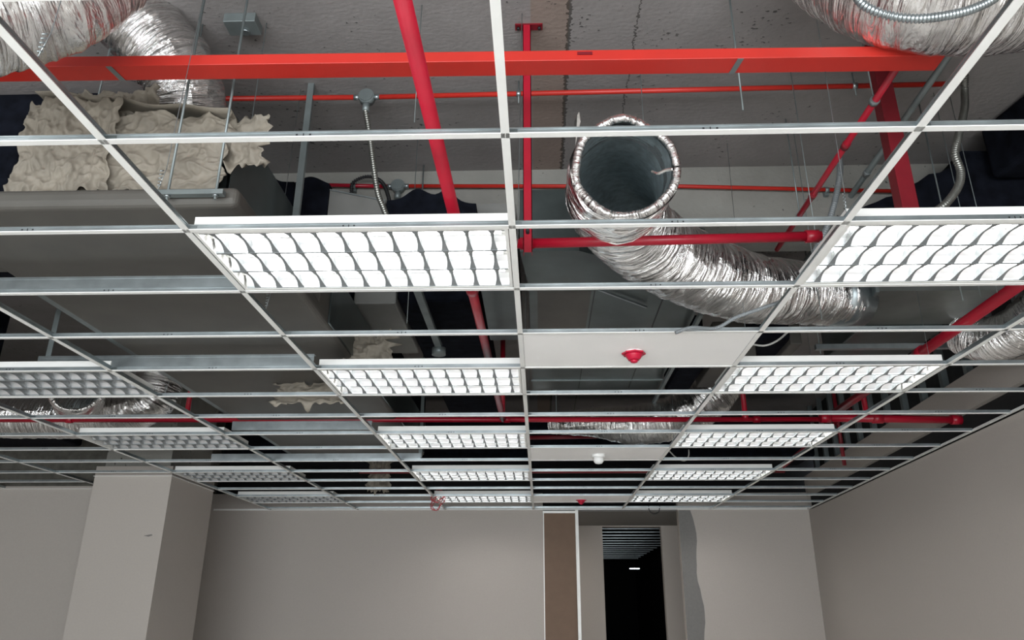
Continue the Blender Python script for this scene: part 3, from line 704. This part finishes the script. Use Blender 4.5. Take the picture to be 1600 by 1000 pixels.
# trapeze and rods
ta = at(245, 303, Y=y0-.03); tb = at(350, 304, Y=y0-.03)
r = empty('trapeze_support', ta); tag(r, 'steel trapeze bar on two threaded rods under the wrapped unit', 'duct support')
MB().beam((ta.x, ta.y, ta.z), (tb.x, ta.y, ta.z), .03, .02).build('channel', 'galvbox', r)
for q in (at(263, 303, Y=y0-.03), at(338, 303, Y=y0-.03)):
    MB().tube([(q.x, q.y-.005, ta.z-.03), (q.x, q.y-.005, ZS)], .0055, 8).build('rod', 'galvbox', r)
    MB().tube([(q.x, q.y-.005, ta.z-.018), (q.x, q.y-.005, ta.z-.010)], .012, 6).build('nut', 'galv', r)
# grey box on the slab
c = at(379, 42, z=ZS-.04); r = empty('slab_box', (c.x, c.y, ZS)); tag(r, 'square grey steel box fixed under the slab beside the top left ducts', 'junction box')
bevel(MB().box((c.x-.075, c.y-.05, ZS-.05), (c.x+.075, c.y+.05, ZS)).build('body', 'galvbox', r)); MB().disc((c.x+.01, c.y+.02, ZS-.06), (0,0,1), .02, .01, 10).build('nut', 'galv', r)

# black insulated bulk behind the wrapped unit at far left
tag(bevel(MB().box((xl-1.6, y0+.66, UZ+.10), (ux0-.10, y0+1.17, ZS-.12)).build('insulated_duct', 'black'), .03, 3), 'black insulated duct left of the wrapped beige unit', 'insulated duct')

# ---------------------------------------------------------------- ducts in the middle
def ybox(name, pxa, pxb, pyref, z, h, y0_, y1_, m, lab, cat='air duct', bev=.01, group=None):
    xa = at(pxa, pyref, z=z).x; xb = at(pxb, pyref, z=z).x
    o = MB().box((xa, y0_, z), (xb, y1_, z+h)).build(name, m); bevel(o, bev, 2); tag(o, lab, cat, group); return o
def drape(name, px0, px1, pyt, pyb, Y, depth, m, lab, seed, waves):
    """insulation wrapped block whose top edge sags; front outline from px0..px1 at depth Y"""
    n = 24; top = []; 
    zb_ = at((px0+px1)/2, pyb, Y=Y).z
    for k in range(n+1):
        px = px0+(px1-px0)*k/n; t = k/n
        py = pyt
        for (tt, ampl, wd) in waves: py -= ampl*math.exp(-((t-tt)/wd)**2)
        p_ = at(px, py, Y=Y); top.append((p_.x, Y, p_.z))
    poly = [(top[0][0], Y, zb_)]+[(top[-1][0], Y, zb_)]+top[::-1]
    o = MB().prism(poly, (0, depth, 0)).build(name, m); tag(o, lab, 'insulated duct'); return o
DZ = 3.50
drape('insulated_duct', 402, 460, 284, 352, 1.75, .9, 'black', 'black insulated duct just right of the wide brown duct, its top edge sagging', 1, [(.2, 20, .25)])
drape('insulated_duct', 461, 515, 290, 352, 1.80, .85, 'black', 'black insulated duct with a rounded hump between the brown duct and the grey duct', 2, [(.45, 14, .45)])
r = empty('air_duct', (at(515, 300, Y=1.82).x, 1.82, DZ)); tag(r, 'pale grey rectangular duct with slanted top between two black ducts behind the near left light', 'air duct')
p1 = at(515, 297, Y=1.82); p2 = at(602, 314, Y=1.82); zb_ = at(560, 352, Y=1.82).z
xa = at(547, 460, z=zb_).x; xb = at(614, 460, z=zb_).x
MB().prism([(p1.x, 1.82, zb_), (p2.x, 1.82, zb_), (p2.x, 1.82, p2.z), (p1.x, 1.82, p1.z)], (0, .85, 0)).build('duct_body', 'greypanel', r)
MB().beam((p1.x, 1.815, p1.z), (p2.x, 1.815, p2.z), .006, .008).build('top_flange', 'galv', r)
drape('insulated_duct', 604, 744, 313, 352, 1.80, .85, 'black', 'wide black insulated duct with two humps crossed by the long crimson pipe', 3, [(.33, 15, .14), (.68, 15, .1), (1.0, -5, .2), (.5, 6, .2)])
drape('metal_sheet', 745, 806, 319, 352, 2.0, .28, 'greypanel', 'grey sheet metal piece left of the central runner behind the near left light', 4, [(.5, 1, .3)])
# black under-layer between the ducts, further back
ybox('insulated_duct', 470, 545, 470, 3.42, .3, 2.7, 6.2, 'black', 'black insulated duct along the right edge of the wide brown duct', 'insulated duct', .03)
ybox('air_duct', 549, 616, 470, 3.42, .3, 2.7, 3.75, 'greypanel', 'grey duct underside seen behind the near left light', 'air duct', .01)
ybox('insulated_duct', 620, 748, 470, 3.44, .3, 2.7, 6.2, 'black', 'wide black insulated duct underside seen behind the near left light', 'insulated duct', .03)
ybox('air_duct', 754, 812, 470, 3.40, .3, 2.3, 3.4, 'galvdull', 'dull galvanised duct section just left of the central runner', 'air duct', .01)
# strut under them
pipe_a = at(652, 452, z=3.36); pipe_b = at(686, 542, z=3.36)
r = empty('strut_channel', pipe_a); tag(r, 'grey steel strut running away under the wide black duct', 'strut')
MB().beam(pipe_a, pipe_b, .045, .03).build('channel', 'galvbox', r); MB().disc((pipe_b.x, pipe_b.y, 3.30), (0,0,1), .05, .05, 18).build('round_base', 'galvbox', r)
MB().tube([(pipe_a.x, pipe_a.y, 3.36), (pipe_a.x, pipe_a.y, ZS)], .005, 6).build('rod', 'galvbox', r)
tag(MB().box((at(487, 132, z=ZS).x-.016, at(487, 132, z=ZS).y-.012, 3.1), (at(487, 132, z=ZS).x+.016, at(487, 132, z=ZS).y+.012, ZS)).build('strut_hanger', 'galvbox'), 'grey steel strut hanging from the slab right of the wrapped unit', 'strut hanger')

# central galvanised plenum duct
CZ0 = 3.36
xa = at(832, 600, z=CZ0).x; xb = at(1030, 600, z=CZ0).x
r = empty('air_duct', (xa, 2.25, CZ0)); tag(r, 'large dull galvanised rectangular duct behind the centre bay', 'air duct')
yk = at(900, 447, z=CZ0).y
MB().box((xa, yk, CZ0), (xb, 4.6, CZ0+.36)).build('duct_body', 'galvdull', r)
# tapered front
zt2 = CZ0+.36; f0 = at(812, 385, Y=yk-.5); f1 = at(905, 392, Y=yk-.5)
MB().add([(f0.x, yk-.5, f1.z-.0), (f1.x, yk-.5, f1.z), (xb, yk, CZ0), (xa, yk, CZ0), (f0.x, yk-.5, zt2), (f1.x, yk-.5, zt2), (xb, yk, zt2), (xa, yk, zt2)],
         [(0,3,2,1),(4,5,6,7),(0,1,5,4),(1,2,6,5),(2,3,7,6),(3,0,4,7)]).build('transition', 'galvdull', r)
for k, yy in enumerate((yk+.02, yk+1.0, yk+2.0)): MB().box((xa-.01, yy, CZ0-.012), (xb+.01, yy+.02, CZ0)).build('flange', 'galvbox', r)
xs = at(905, 600, z=CZ0).x
for xx in (xs, xs+.42): MB().box((xx-.003, yk+.03, CZ0-.004), (xx+.003, 4.55, CZ0)).build('seam', 'blacksteel', r)
MB().box((xa+.05, yk+.06, CZ0-.003), (xs-.02, yk+1.1, CZ0)).build('patch_panel', 'brown', r)
MB().beam(at(935, 452, z=CZ0-.02), at(1010, 480, z=CZ0-.02), .012, .012).build('stiffener', 'galv', r)
# black ducts to its right
ybox('insulated_duct', 1046, 1085, 600, 3.30, .4, 3.7, 4.5, 'black', 'black insulated duct along the right side of the central galvanised duct', 'insulated duct', .03)
ybox('strut_channel', 1036, 1041, 600, 3.28, .03, 2.6, 5.0, 'galvbox', 'thin steel strut along the right edge of the central galvanised duct', 'strut', .002)
ybox('air_duct', 1092, 1150, 600, 3.34, .3, 3.7, 4.5, 'brown', 'brown grey duct behind the second right light, beside the black duct', 'air duct', .01)
ybox('insulated_duct', 1160, 1226, 545, 3.46, .3, 3.6, 4.6, 'black', 'black insulated duct behind the second right light', 'insulated duct', .03)
ybox('air_duct', 1229, 1247, 545, 3.42, .3, 3.6, 4.6, 'brown', 'narrow brown duct between black ducts behind the second right light', 'air duct', .01)

# right sheet-metal duct that the centre flexible duct joins
q1 = at(1352, 455, z=3.43); q2 = at(1335, 508, z=3.43); 
r = empty('air_duct', (q1.x, q1.y, 3.43)); tag(r, 'galvanised rectangular duct at right joined by the silver flexible duct', 'air duct')
MB().prism([(q1.x+.08, q1.y, 3.43), (q2.x-.02, q2.y, 3.43), (q2.x-.02, q2.y, 3.82), (q1.x+.08, q1.y, 3.82)], (2.86-q1.x, 0, 0)).build('duct_body', 'galvlight', r)
bpy.data.objects[r.name].children if False else None
MB().prism([(q1.x+.06, q1.y-.01, 3.42), (q2.x-.03, q2.y+.01, 3.42), (q2.x-.03, q2.y+.01, 3.83), (q1.x+.06, q1.y-.01, 3.83)], (.02, 0, 0)).build('end_flange', 'galvbox', r)
MB().tube([PC[-12], PC[-1]+(PC[-1]-PC[-12]).normalized()*.10], .19, 32).build('collar', 'galv', r)
ybx = at(1345, 512, z=3.40)
tag(bevel(MB().box((ybx.x, ybx.y+.05, 3.40), (2.86, ybx.y+.75, 3.75)).build('air_duct', 'galvdull'), .01), 'darker galvanised duct behind the rectangular duct at right', 'air duct')
# trapeze rail
ra = at(1276, 545, z=3.3); rb_ = at(1512, 545, z=3.3)
r = empty('trapeze_support', ra); tag(r, 'long pale steel trapeze bar under the right ducts above the second right light', 'duct support')
MB().box((ra.x, ra.y, 3.30), (rb_.x, ra.y+.04, 3.335)).build('channel', 'galv', r)
for xx in (ra.x+.03, rb_.x-.05): MB().tube([(xx, ra.y+.02, 3.27), (xx, ra.y+.02, ZS)], .005, 8).build('rod', 'galvbox', r)
# big black insulated ducts at upper right
e0 = at(1600, 145, z=ZS-.01); e1 = at(1498, 237, z=ZS-.01)
o = MB().prism([(e0.x, e0.y-.5, 3.86), (3.30, e0.y-.5, 3.86), (3.30, 2.0, 3.86), (e1.x, 2.0, 3.86), (e0.x, e0.y, 3.86)], (0, 0, .33)).build('insulated_duct', 'black'); bevel(o, .03, 3)
tag(o, 'large black insulated duct filling the upper right edge under the slab', 'insulated duct')
n = 22; top = []
for k in range(n+1):
    px = 1335+(1700-1335)*k/n; py = [331, 322, 316, 308, 305, 292, 284, 272, 270, 262, 255][min(k, 10)] if k < 10 else 236
    p_ = at(px, py, Y=2.05); top.append((p_.x, 2.05, min(p_.z, ZS-.02)))
zb_ = at(1450, 372, Y=2.05).z
o = MB().prism([(top[0][0], 2.05, zb_), (top[-1][0], 2.05, zb_)]+top[::-1], (0, .45, 0)).build('insulated_duct', 'black'); tag(o, 'black insulated duct with a stepped wavy edge behind the near right light', 'insulated duct')

# behind: black bulk near the far end
tag(bevel(MB().box((-3.6, 7.7, 3.35), (3.4, 8.4, 3.9)).build('insulated_duct', 'black'), .03), 'long black insulated duct crossing in front of the back wall', 'insulated duct')
tag(MB().tube([(-2.0, 7.3, 3.12), (2.9, 7.35, 3.12)], .028, 12).build('sprinkler_pipe', 'darkred'), 'dark red pipe crossing low near the back wall', 'pipe')
r = pipe('sprinkler_pipe', [at(812, 684, Y=5.6), at(940, 682, Y=5.6)], .02, 'darkred', 'dark red pipe behind the centre bay under the sagging silver duct')
q = at(870, 683, Y=5.6); MB().tube([(q.x, q.y, q.z), (q.x, q.y, ZS)], .005, 6).build('rod', 'galvbox', r)
tag(bevel(MB().box((-7.9, 5.7, 3.22), (-4.75, 6.3, 3.62)).build('insulated_duct', 'black'), .03), 'black block added to darken far left, in front of the wall beside the pillar', 'insulated duct')  # no known duct: dark mass added to stand in for plenum shade
tag(bevel(MB().box((-8.0, 3.0, 3.35), (-4.0, 3.7, 3.8)).build('insulated_duct', 'black'), .03), 'black insulated duct crossing behind the far left end of the ceiling grid', 'insulated duct')
# drops
for k, (px, pa, pb_, Y_, m_) in enumerate(((1165, 628, 656, y1, 'crimson'), (1355, 612, 656, y1, 'crimson'), (291, 625, 655, y1, 'crimson'), (785, 612, 656, y1, 'crimson'))):
    q = at(px, pb_, Y=Y_); qt = at(px, pa, Y=Y_)
    pipe('sprinkler_drop', [q, (q.x, q.y, min(ZS, qt.z+.5))], .021, m_, 'short crimson vertical pipe rising from the header, ' + ['behind the second right light', 'by the thick slanting pipe at right', 'right of the nearest unlit light', 'at the end of the long crimson pipe'][k], couple=(.04,), group='vertical pipes on the header')
q = at(1314, 690, Y=6.3)
pipe('sprinkler_drop', [at(1222, 770-40, Y=6.0), at(1330, 640, Y=6.0)], .02, 'darkred', 'dark red slanting pipe right of the third right light')
pipe('sprinkler_drop', [(q.x, 6.3, 3.0), (q.x, 6.3, 3.9)], .02, 'darkred', 'dark red vertical pipe in the dark right of the third right light')

# steel channels lying on the grid
def chan(pxa, pxb, Yc, z0, h, lab, rods=(), xa=None, xb=None):
    xa = at(pxa, 500, Y=Yc).x if xa is None else xa; xb = at(pxb, 500, Y=Yc).x if xb is None else xb
    r = empty('steel_channel', (xa, Yc, z0)); tag(r, lab, 'steel channel', 'steel channels lying over the grid')
    MB().box((xa, Yc-.001, z0), (xb, Yc+.001, z0+h)).box((xa, Yc, z0), (xb, Yc+.035, z0+.002)).box((xa, Yc, z0+h-.002), (xb, Yc+.035, z0+h)).box((xa, Yc-.004, z0+h*.8), (xb, Yc, z0+h*.84)).build('profile', 'galv', r)
    for x in rods: MB().box((x-.016, Yc+.01, z0+.01), (x+.016, Yc+.014, ZS)).build('hanger_strap', 'galvbox', r)
    return r
chan(0, 0, 1.215, G+.030, .058, 'pale steel channel at the second cross row left of the near left light', xa=-7.4, xb=-1.215)
xq = at(56, 575, Y=2.425).x; xw = at(548, 575, Y=2.425).x
chan(0, 0, 2.425, G+.030, .072, 'pale steel channel over the wide bay left of the second left light', xa=xq, xb=-1.22, rods=(xq+.05,))
xq = at(330, 715, Y=5.43).x; xw = at(657, 715, Y=5.43).x
chan(0, 0, 5.43, G+.030, .05, 'steel channel ending just right of the left main runner before the fourth lit light', xa=xq, xb=xw, rods=(xw-.005,))
xq = at(60, 670, Y=4.23).x
chan(0, 0, 4.23, G+.045, .07, 'steel channel over the empty bay beside the third lit light', xa=-2.36, xb=-1.24)

# vertical studs above the right wall
for k in range(13):
    y = 3.3+.45*k; x = rwx(y)+.04
    r = MB().box((x, y-.03, 3.336), (x+.05, y+.03, ZS-.002)).box((x-.004, y-.03, 3.336), (x, y-.02, ZS-.002)).build('metal_stud', 'galvbox')
    tag(r, 'grey metal stud above the right wall, %s from the camera' % ORD[k], 'metal stud', 'metal studs above the right wall')

# hanger wires: slab to runner
wires = [(-1, -.35, 'left of the wrapped unit near the top'), (-1, .35, 'in front of the wrapped unit'), (0, .95, 'at the central runner by the strut'), (1, .58, 'at the right runner beside the near right light'), (1, 2.1, 'at the right runner beside the first white panel'),
         (-1, 1.5, 'at the left runner under the brown duct'), (0, 2.5, 'at the central runner by the first white panel'), (2, 2.6, 'at the rightmost runner'), (0, 3.9, 'at the central runner behind the second left light'), (-2, 3.1, 'at the runner right of the nearest unlit light'), (1, 4.6, 'at the right runner beside the third right light'), (2, 4.6, 'at the rightmost runner behind the second right light')]
for (i, y, lab) in wires:
    x = i*1.2; m_ = MB().tube([(x, y, G+.036), (x+.01, y+.01, G+.12), (x+.03, y+.02, ZS)], .0016, 6)
    for q in range(5): m_.tube([(x-.004, y-.003, G+.05+q*.014), (x+.006, y+.004, G+.056+q*.014)], .0022, 6)
    tag(m_.build('hanger_wire', 'galv'), 'thin steel hanger wire ' + lab, 'hanger wire', 'hanger wires of the ceiling grid')
free = [(403, 120, 1.0, 'right of the wrapped unit'), (658, 10, .9, 'beside the long crimson pipe near the top'), (652, 215, 1.9, 'right of the hanging flexible conduit'), (1220, 20, 1.3, 'left of the top right silver duct'), (1140, 5, .85, 'above the orange trunking right of centre'), (1455, 250, 1.7, 'behind the near right light, left one'), (1480, 240, 1.65, 'behind the near right light, middle one'), (1510, 260, 1.6, 'behind the near right light, right one'), (322, 5, 1.0, 'above the orange trunking at left'), (188, 5, .9, 'in front of the top left silver ducts'), (1240, 210, 1.9, 'left of the slanting thin crimson pipe'), (1000, 120, 1.35, 'above the open duct mouth')]
for k, (px, py, Y_, lab) in enumerate(free):
    q = at(px, py, Y=Y_); rad = .0045 if k in (4, 5, 8, 9) else .0022
    zb_ = 3.56 if k in (4, 8, 9, 1) else (3.02 if k in (5, 6, 7) else 3.0)
    if k in (11,): zb_ = 3.56
    tag(MB().tube([(q.x, q.y, zb_), (q.x+.003, q.y, ZS)], rad, 6).build('hanger_rod', 'galvbox'), 'thin steel hanger rod ' + lab, 'hanger rod', 'hanger rods under the slab')

# paper scraps of wrapping further back
def rag(px, py, w_, h_, Y_, lab, seed):
    c_ = at(px, py, Y=Y_); m_ = cloth(c_.x-w_/2, c_.x+w_/2, c_.z-h_/2, c_.z+h_/2, Y_, .05, seed, 30, 24, wob=.09)
    o_ = m_.build('wrapping_scrap', 'paper'); o_.modifiers.new('thickness', 'SOLIDIFY').thickness = .003; tag(o_, lab, 'wrapping sheet')
rag(575, 545, .30, .22, 2.65, 'crumpled beige wrapping sheet behind the second left light', 31)
rag(480, 612, .46, .16, 3.2, 'torn beige wrapping sheet hanging in the empty bay left of the second left light', 37)
rag(592, 742, .26, .40, 7.67, 'torn beige sheet hanging beside the fourth lit light on the left', 43)

# red wires tangle near the fifth light
P = []
c_ = at(689, 782, z=G)
for k in range(70):
    a_ = k*.42; P.append(Vector((c_.x+.07*math.cos(a_*1.0)+.02*math.sin(k*1.3), c_.y-.3+.02*math.sin(a_*.7), 2.88+.09*math.sin(a_*1.0+.4)-.05*math.sin(k*.2))))
tag(MB().tube(P, .0045, 6).build('wire_tangle', 'redwire'), 'tangle of dark red wires hanging below the grid by the farthest left lit light', 'wires')
c_ = at(1013, 801, z=G)
tag(MB().tube(spline([(c_.x-.06, 9.0, 2.928), (c_.x-.05, 9.02, 2.87), (c_.x, 9.02, 2.83), (c_.x+.07, 9.02, 2.85), (c_.x+.09, 9.0, 2.928)], 8), .006, 6).build('cable', 'blacksteel'), 'dark cable loop hanging at the top of the far opening', 'cable')

# next room seen through the opening: its bare grid and a lamp
pr = None
for k in range(14):
    o = MB().box((.3, 0, 0), (2.6, .02, .016)).build('cross_tee', 'galv') if pr is None else pr.copy()
    if pr is None: pr = o
    else: COL.objects.link(o)
    o.location = (0, 11.9+.6*k, 2.9)
    tag(o, 'steel cross tee of the next room seen through the far doorway, %s row' % ORD[k], 'cross tee', 'cross tees in the next room')
tag(MB().box((1.72, 13.5, 2.35), (1.90, 13.52, 2.365)).build('far_lamp', 'exit'), 'small lit lamp deep in the dark room through the far doorway', 'lamp')
